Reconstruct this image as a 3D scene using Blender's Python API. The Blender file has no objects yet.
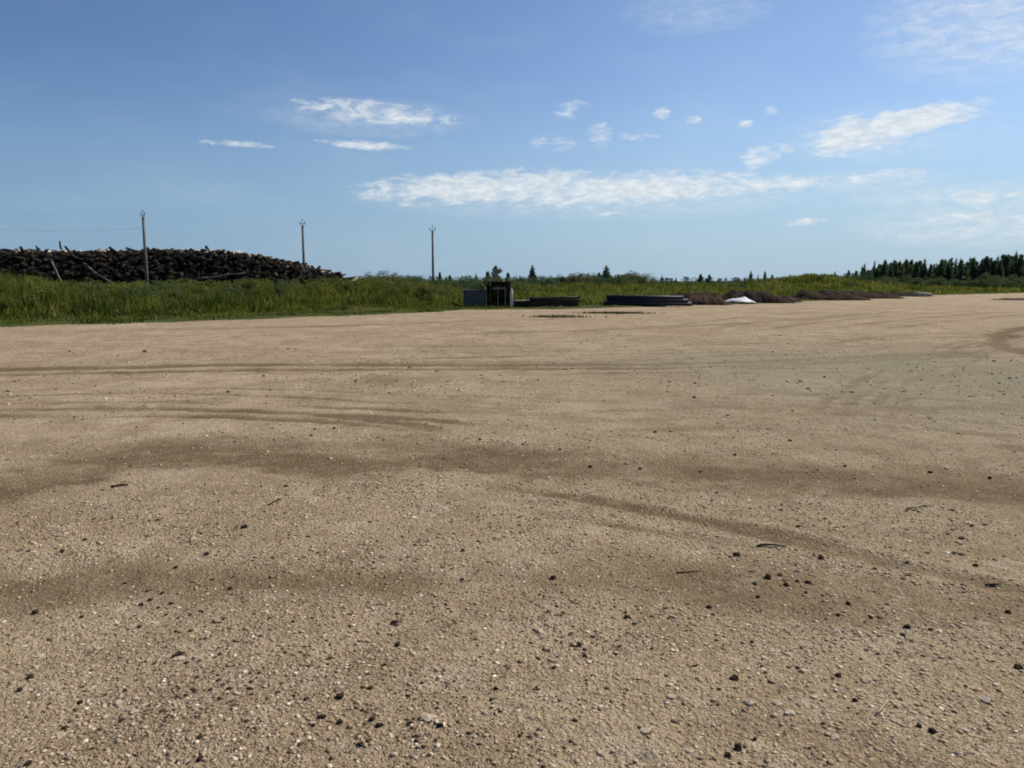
import bpy, bmesh, math, random
import numpy as np
from mathutils import Vector, Matrix, noise as mnoise

random.seed(7)
rng = np.random.default_rng(11)
R = math.radians
SC = bpy.context.scene
COL = SC.collection

# ------------------------------------------------------------------ camera, sky, sun, exposure
EYE, F, HOR = 1.6, 768.0, 281.0
PITCH = math.atan((384 - HOR) / F)
cam = bpy.data.cameras.new('camera'); cam.sensor_width = 36; cam.lens = 36 * F / 1024
cam.clip_start = 0.05; cam.clip_end = 20000
co = bpy.data.objects.new('camera', cam); COL.objects.link(co)
co.location = (0, 0, EYE); co.rotation_euler = (math.pi / 2 - PITCH, 0, 0)
SC.camera = co
SUN_AZ, SUN_EL = R(62), R(46)          # to the right of the view direction, a little ahead of the camera
SKY_STRENGTH, SUN_STRENGTH, EXPOSURE = 0.075, 4.3, 0.52
SC.view_settings.view_transform = 'Standard'; SC.view_settings.look = 'None'
SC.view_settings.gamma = 1; SC.view_settings.exposure = EXPOSURE; SC.view_settings.use_curve_mapping = False
SC.render.engine = 'CYCLES'
SC.cycles.filter_width = 1.9
SC.cycles.max_bounces = 4; SC.cycles.diffuse_bounces = 2; SC.cycles.transmission_bounces = 3

def ray(px, py):
    x, u = (px - 512) / F, -(py - 384) / F
    c, s = math.cos(PITCH), math.sin(PITCH)
    return np.array([x, c + u * s, -s + u * c])
def G(px, py, z=0.0):                   # pixel of the photo -> point on the ground
    d = ray(px, py); t = (EYE - z) / -d[2]
    return np.array([d[0] * t, d[1] * t, z])
def AT(px, py, Y):                      # pixel -> point at a chosen distance ahead
    d = ray(px, py); t = Y / d[1]
    return np.array([d[0] * t, Y, EYE + d[2] * t])

sun = bpy.data.lights.new('sun', 'SUN'); sun.energy = SUN_STRENGTH; sun.angle = R(0.5); sun.color = (1, .95, .87)
so = bpy.data.objects.new('sun', sun); COL.objects.link(so)
sd = Vector((math.sin(SUN_AZ) * math.cos(SUN_EL), math.cos(SUN_AZ) * math.cos(SUN_EL), math.sin(SUN_EL)))
so.rotation_euler = sd.to_track_quat('Z', 'Y').to_euler(); so.location = (30, 10, 40)

class NT:
    """small helper to write node trees"""
    def __init__(s, tree): s.t = tree; s.n = tree.nodes; s.l = tree.links
    def add(s, typ, **kw):
        n = s.n.new(typ)
        for k, v in kw.items(): setattr(n, k, v)
        return n
    def put(s, sock, v):
        if hasattr(v, 'is_output'): s.l.new(v, sock)
        else: sock.default_value = v
    def m(s, op, a, b=0.0, c=0.0, clamp=False):
        n = s.add('ShaderNodeMath', operation=op, use_clamp=clamp)
        s.put(n.inputs[0], a); s.put(n.inputs[1], b); s.put(n.inputs[2], c)
        return n.outputs[0]
    def ss(s, v, lo, hi, a=0.0, b=1.0):
        n = s.add('ShaderNodeMapRange', interpolation_type='SMOOTHSTEP')
        s.put(n.inputs[0], v); s.put(n.inputs[1], lo); s.put(n.inputs[2], hi); s.put(n.inputs[3], a); s.put(n.inputs[4], b)
        return n.outputs[0]
    def mix(s, f, a, b, mode='MIX'):
        n = s.add('ShaderNodeMix', data_type='RGBA', blend_type=mode)
        s.put(n.inputs[0], f)
        s.put(n.inputs[6], a if hasattr(a, 'is_output') else (*a, 1)); s.put(n.inputs[7], b if hasattr(b, 'is_output') else (*b, 1))
        return n.outputs[2]
    def noise(s, vec, scale, detail=4, rough=.55, dist=0):
        n = s.add('ShaderNodeTexNoise'); s.put(n.inputs['Vector'], vec)
        n.inputs['Scale'].default_value = scale; n.inputs['Detail'].default_value = detail
        n.inputs['Roughness'].default_value = rough; n.inputs['Distortion'].default_value = dist
        return n.outputs[0]
    def vor(s, vec, scale, feature='F1', out=0, rand=1):
        n = s.add('ShaderNodeTexVoronoi', feature=feature); s.put(n.inputs['Vector'], vec)
        n.inputs['Scale'].default_value = scale; n.inputs['Randomness'].default_value = rand
        return n.outputs[out]

# sky: Nishita plus procedural clouds at infinity
W = bpy.data.worlds.new('World'); SC.world = W; W.use_nodes = True
q = NT(W.node_tree); q.n.clear()
sky = q.add('ShaderNodeTexSky', sky_type='NISHITA'); sky.sun_disc = False
sky.sun_elevation = SUN_EL; sky.sun_rotation = SUN_AZ
sky.air_density = 1.0; sky.dust_density = .55; sky.ozone_density = 2.2; sky.altitude = 100
tc = q.add('ShaderNodeTexCoord'); sx = q.add('ShaderNodeSeparateXYZ'); q.l.new(tc.outputs['Generated'], sx.inputs[0])
az = q.m('ARCTAN2', sx.outputs[0], sx.outputs[1]); el = q.m('ARCSINE', sx.outputs[2])
cx = q.add('ShaderNodeCombineXYZ'); q.put(cx.inputs[0], q.m('MULTIPLY', az, 11.0)); q.put(cx.inputs[1], q.m('MULTIPLY', el, 30.0))
n1 = q.noise(cx.outputs[0], 3.0, 8, .68, .5)
n2 = q.noise(cx.outputs[0], .55, 3, .5)
BLOBS = [  # px, py, half width, half height, tilt, weight
    (378, 113, 100, 13, -4, .78), (420, 117, 50, 9, -6, .35), (243, 144, 48, 4.5, 0, .62), (366, 145, 56, 5.5, -3, .85),
    (465, 189, 128, 19, 2, .98), (535, 187, 90, 22, 0, .9), (620, 190, 175, 20, 2, 1.0), (760, 187, 90, 11, 3, .8),
    (900, 125, 98, 18, 9, 1.2), (850, 137, 52, 23, 5, 1.2), (765, 155, 34, 14, 10, .72),
    (572, 110, 26, 10, 12, .52), (600, 137, 16, 17, 0, .58), (552, 144, 28, 9, 0, .55), (662, 114, 11, 7, 0, .68), (692, 120, 12, 5, 0, .6),
    (745, 124, 11, 5, 0, .66), (772, 110, 10, 7, -30, .6), (640, 136, 26, 6, 0, .45),
    (882, 177, 66, 9, 4, .7), (985, 196, 70, 8, 0, .75), (985, 219, 90, 17, 3, .62), (1000, 22, 95, 42, 10, .34), (705, 8, 70, 22, -12, .2),
    (612, 213, 24, 4, 0, .6), (805, 222, 34, 5, 4, .5), (908, 182, 30, 5, 0, .4), (1180, 130, 120, 30, 0, .9), (-120, 150, 120, 18, 0, .7)]
tot = None
for (bx, by, hw, hh, tl, w) in BLOBS:
    d = ray(bx, by); d = d / np.linalg.norm(d)
    a0, e0 = math.atan2(d[0], d[1]), math.asin(d[2])
    k = 1 / math.hypot(1, (bx - 512) / F) ** 2
    da = q.m('SUBTRACT', az, a0); de = q.m('SUBTRACT', el, e0)
    ct, st = math.cos(R(tl)), math.sin(R(tl))
    u = q.m('MULTIPLY', q.m('ADD', q.m('MULTIPLY', da, ct), q.m('MULTIPLY', de, st)), F / (hw * k))
    v = q.m('MULTIPLY', q.m('SUBTRACT', q.m('MULTIPLY', de, ct), q.m('MULTIPLY', da, st)), F / (hh * k ** .5))
    r2 = q.m('ADD', q.m('MULTIPLY', u, u), q.m('MULTIPLY', v, v))
    g = q.m('MULTIPLY', q.m('SUBTRACT', 1.0, r2, clamp=True), w)
    tot = g if tot is None else q.m('MAXIMUM', tot, g)
den = q.m('ADD', tot, q.m('MULTIPLY', q.m('SUBTRACT', n1, .52), q.ss(tot, 0.0, .25, 0, 2.5)))
cl = q.ss(den, .04, 1.05)
lump_n = q.noise(cx.outputs[0], 4.5, 5, .6)
veil = q.m('MULTIPLY', q.ss(n2, .42, .8), .07)
soft = None                                     # thin high sheets without a crisp edge
for (bx, by, hw, hh, w) in [(1010, 15, 120, 55, .62), (985, 222, 120, 24, .6), (960, 195, 110, 12, .55), (700, 10, 80, 24, .25), (870, 182, 80, 14, .4), (600, 196, 260, 26, .42), (370, 118, 110, 20, .35), (890, 135, 110, 30, .3)]:
    d = ray(bx, by); d = d / np.linalg.norm(d); a0, e0 = math.atan2(d[0], d[1]), math.asin(d[2])
    u = q.m('MULTIPLY', q.m('SUBTRACT', az, a0), F / hw); v = q.m('MULTIPLY', q.m('SUBTRACT', el, e0), F / hh)
    g = q.m('MULTIPLY', q.m('SUBTRACT', 1.0, q.m('ADD', q.m('MULTIPLY', u, u), q.m('MULTIPLY', v, v)), clamp=True), w)
    soft = g if soft is None else q.m('MAXIMUM', soft, g)
veil = q.m('MAXIMUM', veil, q.m('MULTIPLY', soft, q.ss(n1, .3, .7, .25, 1.0)))
fac = q.m('MAXIMUM', q.m('MULTIPLY', cl, .84), veil, clamp=True)
CLOUD = (7.7, 7.95, 8.1)
hz = q.ss(el, R(-2), R(15), 1.0, 0.0)          # milky air low over the horizon
base = q.mix(q.m('MULTIPLY', hz, .85), sky.outputs[0], (4.3, 5.55, 6.45))
sun_side = q.m('MULTIPLY', q.m('ADD', az, R(31)), 1 / R(43), clamp=True)      # the sky deepens away from the sun
base = q.mix(1.0, base, q.mix(sun_side, (.59, .715, .885), (.90, .98, 1.09)), 'MULTIPLY')
base = q.mix(1.0, base, q.mix(q.ss(el, R(1), R(12)), (.88, .91, .93), (1, 1, 1)), 'MULTIPLY')
colr = q.mix(fac, base, q.mix(q.ss(lump_n, .36, .62), (6.3, 6.85, 7.2), (8.1, 8.3, 8.4)))     # thick and thin places in the cloud
bg = q.add('ShaderNodeBackground'); q.l.new(colr, bg.inputs[0]); bg.inputs[1].default_value = SKY_STRENGTH
ow = q.add('ShaderNodeOutputWorld'); q.l.new(bg.outputs[0], ow.inputs[0])

# ------------------------------------------------------------------ helpers
def hash2(i, j, s):
    n = (i.astype(np.int64) * 374761393 + j.astype(np.int64) * 668265263 + s * 974711) & 0xffffffff
    n = ((n ^ (n >> 13)) * 1274126177) & 0xffffffff
    return ((n ^ (n >> 16)) & 0xffffff) / float(0xffffff)
def vnoise(x, y, s=0):
    i, j = np.floor(x), np.floor(y); fx, fy = x - i, y - j
    fx, fy = fx * fx * (3 - 2 * fx), fy * fy * (3 - 2 * fy)
    a, b = hash2(i, j, s), hash2(i + 1, j, s); c, d = hash2(i, j + 1, s), hash2(i + 1, j + 1, s)
    return (a * (1 - fx) + b * fx) * (1 - fy) + (c * (1 - fx) + d * fx) * fy
def fbm(x, y, s=0, o=4):
    t, a, w = 0, .5, 0
    for k in range(o):
        t = t + a * vnoise(x * 2 ** k + 17.3 * k, y * 2 ** k - 9.1 * k, s + k); w += a; a *= .5
    return t / w
def sstep(v, lo, hi):
    t = np.clip((v - lo) / (hi - lo), 0, 1); return t * t * (3 - 2 * t)

def tag(o, label=None, cat=None, group=None, kind=None):
    if label: o['label'] = label
    if cat: o['category'] = cat
    if group: o['group'] = group
    if kind: o['kind'] = kind
    return o
def link(name, me, mats=(), parent=None):
    o = bpy.data.objects.new(name, me); COL.objects.link(o)
    for m_ in (mats if isinstance(mats, (list, tuple)) else [mats]):
        if m_ and m_.name not in [x.name for x in me.materials if x]: me.materials.append(m_)
    if parent: o.parent = parent
    return o
def empty(name, loc, rz=0):
    o = bpy.data.objects.new(name, None); COL.objects.link(o); o.location = loc; o.rotation_euler = (0, 0, rz)
    o.empty_display_size = .2
    return o
def npmesh(name, V, faces, attrs=None, smooth=False):
    """V (n,3); faces: list of int arrays (m,k), one per polygon size"""
    me = bpy.data.meshes.new(name)
    me.vertices.add(len(V)); me.vertices.foreach_set('co', np.asarray(V, np.float32).ravel())
    loops = np.concatenate([f.ravel() for f in faces]).astype(np.int32)
    tots = np.concatenate([np.full(len(f), f.shape[1], np.int32) for f in faces])
    me.loops.add(len(loops)); me.loops.foreach_set('vertex_index', loops)
    me.polygons.add(len(tots)); st = np.zeros(len(tots), np.int32); st[1:] = np.cumsum(tots)[:-1]
    me.polygons.foreach_set('loop_start', st)
    if smooth: me.polygons.foreach_set('use_smooth', np.ones(len(tots), bool))
    for k, a in (attrs or {}).items():
        a = np.asarray(a, np.float32)
        if a.ndim == 1:
            at = me.attributes.new(k, 'FLOAT', 'POINT'); at.data.foreach_set('value', a)
        else:
            at = me.attributes.new(k, 'FLOAT_COLOR', 'POINT')
            at.data.foreach_set('color', np.concatenate([a, np.ones((len(a), 1), np.float32)], 1).ravel())
    me.update(calc_edges=True); me.validate()
    return me
def bmm(name, bm, smooth=False):
    me = bpy.data.meshes.new(name); bm.normal_update(); bm.to_mesh(me); bm.free()
    if smooth:
        for p in me.polygons: p.use_smooth = True
    return me
def box(bm, c, s, rot=None, bev=.01):
    r = bmesh.ops.create_cube(bm, size=1)
    M = Matrix.Translation(c) @ (rot.to_4x4() if rot else Matrix.Identity(4)) @ Matrix.Diagonal((*s, 1))
    bmesh.ops.transform(bm, matrix=M, verts=r['verts'])
    if bev:
        es = list({e for v in r['verts'] for e in v.link_edges})
        bmesh.ops.bevel(bm, geom=es, offset=bev, segments=1, affect='EDGES', profile=.5)
def tube(bm, pts, rads, n=8, cap=True, jit=0):
    pts = [Vector(p) for p in pts]; rings = []
    for i, p in enumerate(pts):
        t = (pts[min(i + 1, len(pts) - 1)] - pts[max(i - 1, 0)]).normalized()
        a = t.orthogonal() if abs(t.z) > .9 else t.cross(Vector((0, 0, 1)))
        a.normalize(); b = t.cross(a)
        ring = []
        for k in range(n):
            an = 2 * math.pi * k / n; rr = rads[i] * (1 + random.uniform(-jit, jit))
            ring.append(bm.verts.new(p + (a * math.cos(an) + b * math.sin(an)) * rr))
        rings.append(ring)
    fs = []
    for i in range(len(rings) - 1):
        for k in range(n):
            fs.append(bm.faces.new((rings[i][k], rings[i][(k + 1) % n], rings[i + 1][(k + 1) % n], rings[i + 1][k])))
    caps = []
    if cap:
        caps = [bm.faces.new(rings[0][::-1]), bm.faces.new(rings[-1])]
    for f in fs: f.smooth = True
    return fs, caps

def mat(name, col, rough=.9, var=.0, scale=6, col2=None, bump=0, bscale=30, attr=None, transl=0, spec=.06, metal=0):
    m_ = bpy.data.materials.new(name); m_.use_nodes = True; q = NT(m_.node_tree); q.n.clear()
    out = q.add('ShaderNodeOutputMaterial'); p = q.add('ShaderNodeBsdfPrincipled')
    p.inputs['Roughness'].default_value = rough; p.inputs['Specular IOR Level'].default_value = spec; p.inputs['Metallic'].default_value = metal
    g = q.add('ShaderNodeTexCoord').outputs['Object']
    if attr:
        a = q.add('ShaderNodeAttribute', attribute_name=attr); c = a.outputs['Color']
    else:
        c = None
    if col2:
        f = q.ss(q.noise(g, scale, 5, .6), .35, .65)
        c2 = q.mix(f, col, col2)
        c = q.mix(1.0, c2, c, 'MULTIPLY') if c is not None else c2
    if c is None: q.put(p.inputs['Base Color'], (*col, 1))
    else: q.l.new(c, p.inputs['Base Color'])
    if bump:
        b = q.add('ShaderNodeBump'); b.inputs['Strength'].default_value = bump; b.inputs['Distance'].default_value = .02
        q.l.new(q.noise(g, bscale, 6, .65), b.inputs['Height']); q.l.new(b.outputs[0], p.inputs['Normal'])
    sh = p.outputs[0]
    if transl:
        t = q.add('ShaderNodeBsdfTranslucent')
        if c is None: q.put(t.inputs[0], (*col, 1))
        else: q.l.new(c, t.inputs[0])
        mx = q.add('ShaderNodeMixShader'); mx.inputs[0].default_value = transl
        q.l.new(sh, mx.inputs[1]); q.l.new(t.outputs[0], mx.inputs[2]); sh = mx.outputs[0]
    q.l.new(sh, out.inputs[0])
    return m_

# ------------------------------------------------------------------ the lie of the land
EDGE_PX = [(-60, 329), (0, 327), (100, 324.5), (200, 321), (300, 317.5), (380, 314.5), (440, 312), (462, 309.5), (520, 309.5), (600, 308), (690, 305.5), (740, 304.5),
           (790, 302), (850, 299.5), (890, 297.5), (920, 295.5), (1024, 293), (1120, 291.5)]
EP = np.array([G(a, b)[:2] for a, b in EDGE_PX])
EX = np.concatenate([[-400, -120, -45], EP[:, 0], [150, 500]]); EY = np.concatenate([[4, 10, 17], EP[:, 1], [125, 160]])
def edge_d(x, y):
    return (y - np.interp(x, EX, EY)) * .72
def land(x, y):
    d = edge_d(x, y) + (fbm(x * .9, y * .9, 3, 3) - .5) * 1.3
    left = sstep(-x, -2, 10); far = sstep(x, 2, 25)
    h = -.06 + .12 * sstep(d, -.4, .5)
    rt = -x / np.maximum(y, 1); bank = (.36 + .3 * sstep(rt, .54, .68)) * (1 - sstep(d, 12, 26)) + .42 * np.exp(-((rt - .17) / .06) ** 2)
    h = h + left * (bank * sstep(d, 1.2, 14))
    h = h + (1 - left) * ((.55 - .35 * sstep(x / np.maximum(y, 1), .42, .5)) * sstep(d, 3, 40)) + (fbm(x * .11, y * .11, 5, 4) - .5) * .55 * sstep(d, 3, 16)
    m = AT(815, 281, 112)
    h = h + 1.35 * np.exp(-(((x - m[0]) / 7.5) ** 2 + ((y - m[1]) / 9) ** 2))
    h = h + .75 * np.exp(-(((x - m[0] - 6.0) / 9) ** 2 + ((y - m[1] - 6) / 9) ** 2))
    # flat shelf for what stands along the yard's edge
    shelf = sstep(x, -5, -3) * (1 - sstep(d, 2.5, 6))
    return h * (1 - shelf) + np.minimum(h, .05) * shelf

# --- tracks and stains: real wheel ruts and silt bands, laid out on the ground
TRACKS = [
    *[([(random.uniform(250, 520), 352 + 3.4 * k + random.uniform(-2, 2)), (560 + 20 * k, 349 + 3.4 * k + random.uniform(-2, 2)), (760, 345 + 4.0 * k + random.uniform(-2, 2)), (1080, 334 + 5.4 * k)], random.uniform(.08, .16), random.uniform(.4, .9), .02) for k in range(8)],
    *[([(-60, 392 + 6.5 * k + random.uniform(-2, 2)), (150, 388 + 6.8 * k + random.uniform(-2, 2)), (330, 392 + 7.5 * k), (random.uniform(450, 680), 404 + 8.5 * k)], random.uniform(.07, .12), random.uniform(.45, .9), .018) for k in range(5)],
    *[([(790 + 30 * k, 425 - 4 * k), (860 + 34 * k, 380 - 5 * k), (930 + 30 * k, 350 - 3 * k), (1020 + 22 * k, 330)], .12, .6, .025) for k in range(4)],
    *[([(random.uniform(470, 640), 398 + 9 * k), (720, 392 + 9 * k + random.uniform(-3, 3)), (880, 396 + 10 * k), (1080, 410 + 11 * k)], random.uniform(.08, .13), random.uniform(.45, .9), .02) for k in range(5)],
    *[([(640 + 60 * k, 330), (760 + 50 * k, 316 + k), (900 + 40 * k, 308 + k)], .22, .5, .0) for k in range(5)],
    ([(420, 505), (520, 512), (640, 528), (760, 548), (880, 575)], .05, .7, .014),  # points, half width m, darkness, depth m
    ([(-120, 525), (0, 490), (70, 469), (150, 457), (300, 459), (450, 464), (620, 468), (800, 476), (1100, 492)], .6, 1.0, .03),
    ([(-80, 505), (40, 480), (120, 452), (230, 446), (380, 448), (560, 456), (720, 463)], .4, .75, .02),
    ([(-80, 590), (60, 578), (230, 580), (400, 590), (560, 575), (760, 590), (900, 603), (1100, 612)], .34, .6, .015),
    ([(0, 570), (100, 566), (200, 572)], .2, .3, .01),
    ([(400, 478), (470, 485), (560, 497), (640, 509), (700, 521), (780, 537), (860, 556), (940, 575), (1060, 600)], .09, 1.0, .03),
    ([(-50, 372), (80, 369), (250, 366), (420, 365), (600, 365), (790, 361), (1000, 350)], .26, 1.3, .035),
    ([(-50, 377), (80, 374), (250, 371), (420, 369.5), (600, 369), (790, 365), (1000, 354)], .2, 1.1, .03),
    ([(330, 384), (380, 380), (430, 379), (480, 384)], .5, 1.0, .02),
    ([(30, 412), (160, 410), (300, 414), (430, 428), (480, 442)], .13, .96, .02),
    ([(30, 420), (160, 417), (300, 421), (420, 434)], .1, .8, .02),
    ([(340, 348), (420, 346), (560, 349)], .5, .25, .0),
    ([(810, 352), (850, 340), (920, 334), (1000, 336)], .3, .4, .02),
    ([(830, 380), (900, 362), (980, 352), (1060, 352)], .25, .4, .02),
    ([(860, 384), (940, 374), (1040, 366)], .25, .4, .02),
    ([(1040, 326), (1008, 332), (998, 341), (1016, 350), (1060, 358)], .4, 1.4, .05),
    ([(560, 374), (610, 373), (650, 375)], .3, 1.0, .02),
    ([(520, 318), (560, 317), (600, 317.5)], .4, 1.0, .0),
    ([(640, 400), (760, 404), (900, 410), (1050, 408)], .5, .35, .02),
    ([(700, 430), (820, 440), (950, 452), (1060, 470)], .5, .5, .02),
    ([(150, 330), (300, 327), (450, 322), (600, 318)], .6, .45, .0),
    ([(430, 335), (600, 330), (760, 322), (900, 312)], .6, .45, .0),
    ([(800, 400), (870, 425), (1000, 440)], .8, .4, .02),
]
def seg_dist(x, y, pts):
    best = np.full(x.shape, 1e9)
    P = np.array([G(*p)[:2] for p in pts])
    # smooth the waypoints (Catmull-Rom)
    Q = []
    for i in range(len(P) - 1):
        a, b, c, d = P[max(i - 1, 0)], P[i], P[i + 1], P[min(i + 2, len(P) - 1)]
        for t in np.linspace(0, 1, 5)[:-1]:
            Q.append(.5 * (2 * b + (c - a) * t + (2 * a - 5 * b + 4 * c - d) * t * t + (3 * b - a - 3 * c + d) * t ** 3))
    Q.append(P[-1])
    for a, b in zip(Q[:-1], Q[1:]):
        v = b - a; t = np.clip(((x - a[0]) * v[0] + (y - a[1]) * v[1]) / max(v @ v, 1e-9), 0, 1)
        best = np.minimum(best, np.hypot(x - a[0] - t * v[0], y - a[1] - t * v[1]))
    return best
def stains(x, y):
    dark = np.zeros_like(x); dep = np.zeros_like(x)
    wob = 1.3 * (fbm(x * 1.1, y * 1.1, 41, 4) - .5) + .5 * (fbm(x * 5, y * 5, 42, 3) - .5); blot = .62 + .7 * sstep(fbm(x * .8, y * 1.1, 50, 4), .3, .62)
    for pts, w, k, dz in TRACKS:
        P = np.array([G(*p)[:2] for p in pts]); lo, hi = P.min(0) - 4 * w, P.max(0) + 4 * w
        i = np.flatnonzero((x > lo[0]) & (x < hi[0]) & (y > lo[1]) & (y < hi[1]))
        if not len(i): continue
        d = seg_dist(x[i], y[i], pts) + wob[i] * w * 1.3
        e0, e1 = G(*pts[0])[:2], G(*pts[-1])[:2]; fd = np.ones(len(i))
        for e_, p_ in ((e0, pts[0]), (e1, pts[-1])):
            if 0 < p_[0] < 1024: fd = fd * sstep(np.hypot(x[i] - e_[0], y[i] - e_[1]), 0, 1.6)
        if w < .2 and k < .95: fd = fd * sstep(fbm(x[i] * .5 + w * 90 + pts[0][1], y[i] * .8, 52, 3), .24, .5)
        g = (.45 * np.exp(-(d / w) ** 2) + .55 * np.exp(-(d / (w * .8)) ** 4)) * fd; dark[i] = np.maximum(dark[i], g * k * blot[i])
        dep[i] += fd * -dz * np.exp(-(d / (w * .7)) ** 2) + fd * dz * .5 * np.exp(-((d - w * 1.3) / (w * .5)) ** 2)
    return np.clip(dark, 0, 1), dep

def yard_z(x, y, dep):
    return dep * .5 + (fbm(x * .35, y * .35, 8, 3) - .5) * .05 + (fbm(x * 3.1, y * 3.1, 9, 4) - .5) * .03

# yard sheet: rows closer together near the eye
ys = .6 * (150 / .6) ** np.linspace(0, 1, 760)
sc_ = np.linspace(-1, 1, 900); ss_ = .85 * sc_ + 1.6 * sc_ ** 5
YY, S = np.meshgrid(ys, ss_, indexing='ij'); XX = (YY + 2.0) * S
x, y = XX.ravel(), YY.ravel()
dark, dep = stains(x, y)
# pale-green dusty ground at right centre
cg = G(930, 372); grn = np.exp(-(((x - cg[0]) / 5.5) ** 2 + ((y - cg[1]) / 6.0) ** 2)) * (.4 + 1.1 * fbm(x * .8, y * .8, 60, 4))
grn = np.clip(grn, 0, 1)
V = np.stack([x, y, yard_z(x, y, dep)], 1)
nr, nc = XX.shape
idx = np.arange(nr * nc).reshape(nr, nc)
Fq = np.stack([idx[:-1, :-1], idx[:-1, 1:], idx[1:, 1:], idx[1:, :-1]], -1).reshape(-1, 4)
dd = edge_d(x, y)
Fq = Fq[(dd[Fq] < 3).all(1)]

def gravel_mat():
    m_ = bpy.data.materials.new('gravel'); m_.use_nodes = True; q = NT(m_.node_tree); q.n.clear()
    out = q.add('ShaderNodeOutputMaterial'); p = q.add('ShaderNodeBsdfPrincipled'); p.inputs['Roughness'].default_value = .95
    p.inputs['Specular IOR Level'].default_value = .03
    g = q.add('ShaderNodeNewGeometry').outputs['Position']
    dk = q.add('ShaderNodeAttribute', attribute_name='dark').outputs['Fac']; gr = q.add('ShaderNodeAttribute', attribute_name='green').outputs['Fac']
    big = q.noise(g, .30, 6, .68); mid = q.noise(g, 1.3, 6, .65, .3); fine = q.noise(g, 38, 5, .7)
    c = q.mix(q.ss(big, .35, .68), (.325, .238, .142), (.465, .358, .226))
    c = q.mix(q.m('MULTIPLY', q.ss(mid, .40, .68), .75), c, (.250, .175, .100))
    c = q.mix(q.m('MULTIPLY', q.ss(q.noise(g, 6, 5, .7), .5, .75), .45), c, (.52, .41, .285))
    c = q.mix(q.m('MULTIPLY', q.ss(q.noise(g, 2.3, 5, .7), .52, .66), .55), c, (.50, .40, .285))
    stain = q.m('MULTIPLY', dk, q.ss(q.noise(g, 5, 6, .75), .25, .6, .55, 1.1), clamp=True)
    c = q.mix(q.m('MULTIPLY', stain, .82, clamp=True), c, (.118, .080, .038))
    c = q.mix(q.m('MULTIPLY', gr, .8), c, (.265, .242, .160))
    # loose stone: each cell its own tone
    def cells(c, sc, thr, amt):
        n = q.add('ShaderNodeTexVoronoi', feature='F1'); q.l.new(g, n.inputs['Vector']); n.inputs['Scale'].default_value = sc
        sp = q.add('ShaderNodeSeparateColor'); q.l.new(n.outputs['Color'], sp.inputs[0])
        core = q.ss(n.outputs['Distance'], .25, .5, 1, 0)
        on = q.m('MULTIPLY', core, q.m('GREATER_THAN', sp.outputs[0], thr))
        tone = q.mix(q.ss(sp.outputs[1], .15, .8), (.070, .054, .040), (.56, .46, .34))
        return q.mix(q.m('MULTIPLY', on, amt), c, tone), core
    clr = q.ss(stain, .1, .7, 1, .35)
    rich = q.m('MULTIPLY', q.ss(q.noise(g, .9, 4, .6), .36, .6, .4, 1), clr)
    c, k1 = cells(c, 95, .35, q.m('MULTIPLY', rich, .85))
    c, k2 = cells(c, 42, .66, q.m('MULTIPLY', rich, .75))
    c, k3 = cells(c, 13, .9, q.m('MULTIPLY', rich, .6))
    c = q.mix(q.ss(fine, .30, .58, .45, 0), c, (.075, .054, .035))
    q.l.new(c, p.inputs['Base Color'])
    h = q.m('ADD', q.m('MULTIPLY', q.noise(g, 60, 5, .75), .012), q.m('ADD', q.m('MULTIPLY', k2, .006), q.m('MULTIPLY', k1, .004)))
    h = q.m('ADD', h, q.m('MULTIPLY', q.noise(g, 9, 6, .7), .03))
    b = q.add('ShaderNodeBump'); b.inputs['Strength'].default_value = 1.0; b.inputs['Distance'].default_value = 1.25
    q.l.new(h, b.inputs['Height']); q.l.new(b.outputs[0], p.inputs['Normal'])
    q.l.new(p.outputs[0], out.inputs[0]); return m_
M_GRAVEL = gravel_mat()
yard = link('gravel_yard', npmesh('gravel_yard', V, [Fq], {'dark': dark, 'green': grn}, True), M_GRAVEL)
tag(yard, kind='structure')

M_EARTH = mat('meadow_earth', (.035, .045, .014), 1, col2=(.06, .062, .024), scale=.4, bump=.6, bscale=3)
gp = bmesh.new()
bmesh.ops.create_grid(gp, x_segments=2, y_segments=2, size=7000)
gd = link('ground', bmm('ground', gp), M_EARTH); gd.location.z = -.45; tag(gd, kind='structure')
mx = np.concatenate([np.linspace(-230, -62, 60)[:-1], np.linspace(-62, 90, 330), np.linspace(90, 330, 80)[1:]])
my = np.concatenate([np.linspace(4, 120, 330), 120 * (480 / 120) ** np.linspace(0, 1, 120)[1:]])
MX, MY = np.meshgrid(mx, my, indexing='ij'); x, y = MX.ravel(), MY.ravel()
dd = edge_d(x, y)
V = np.stack([x, y, land(x, y)], 1); idx = np.arange(len(x)).reshape(MX.shape)
Fq = np.stack([idx[:-1, :-1], idx[1:, :-1], idx[1:, 1:], idx[:-1, 1:]], -1).reshape(-1, 4)
Fq = Fq[(dd[Fq] > -3.5).all(1)]
meadow = link('meadow', npmesh('meadow', V, [Fq], None, True), M_EARTH); tag(meadow, kind='structure')

def Z(x, y): return float(land(np.array([float(x)]), np.array([float(y)]))[0])
def YZ(x, y):
    a = np.array([float(x)]); b = np.array([float(y)])
    return float(yard_z(a, b, stains(a, b)[1])[0])

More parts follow.
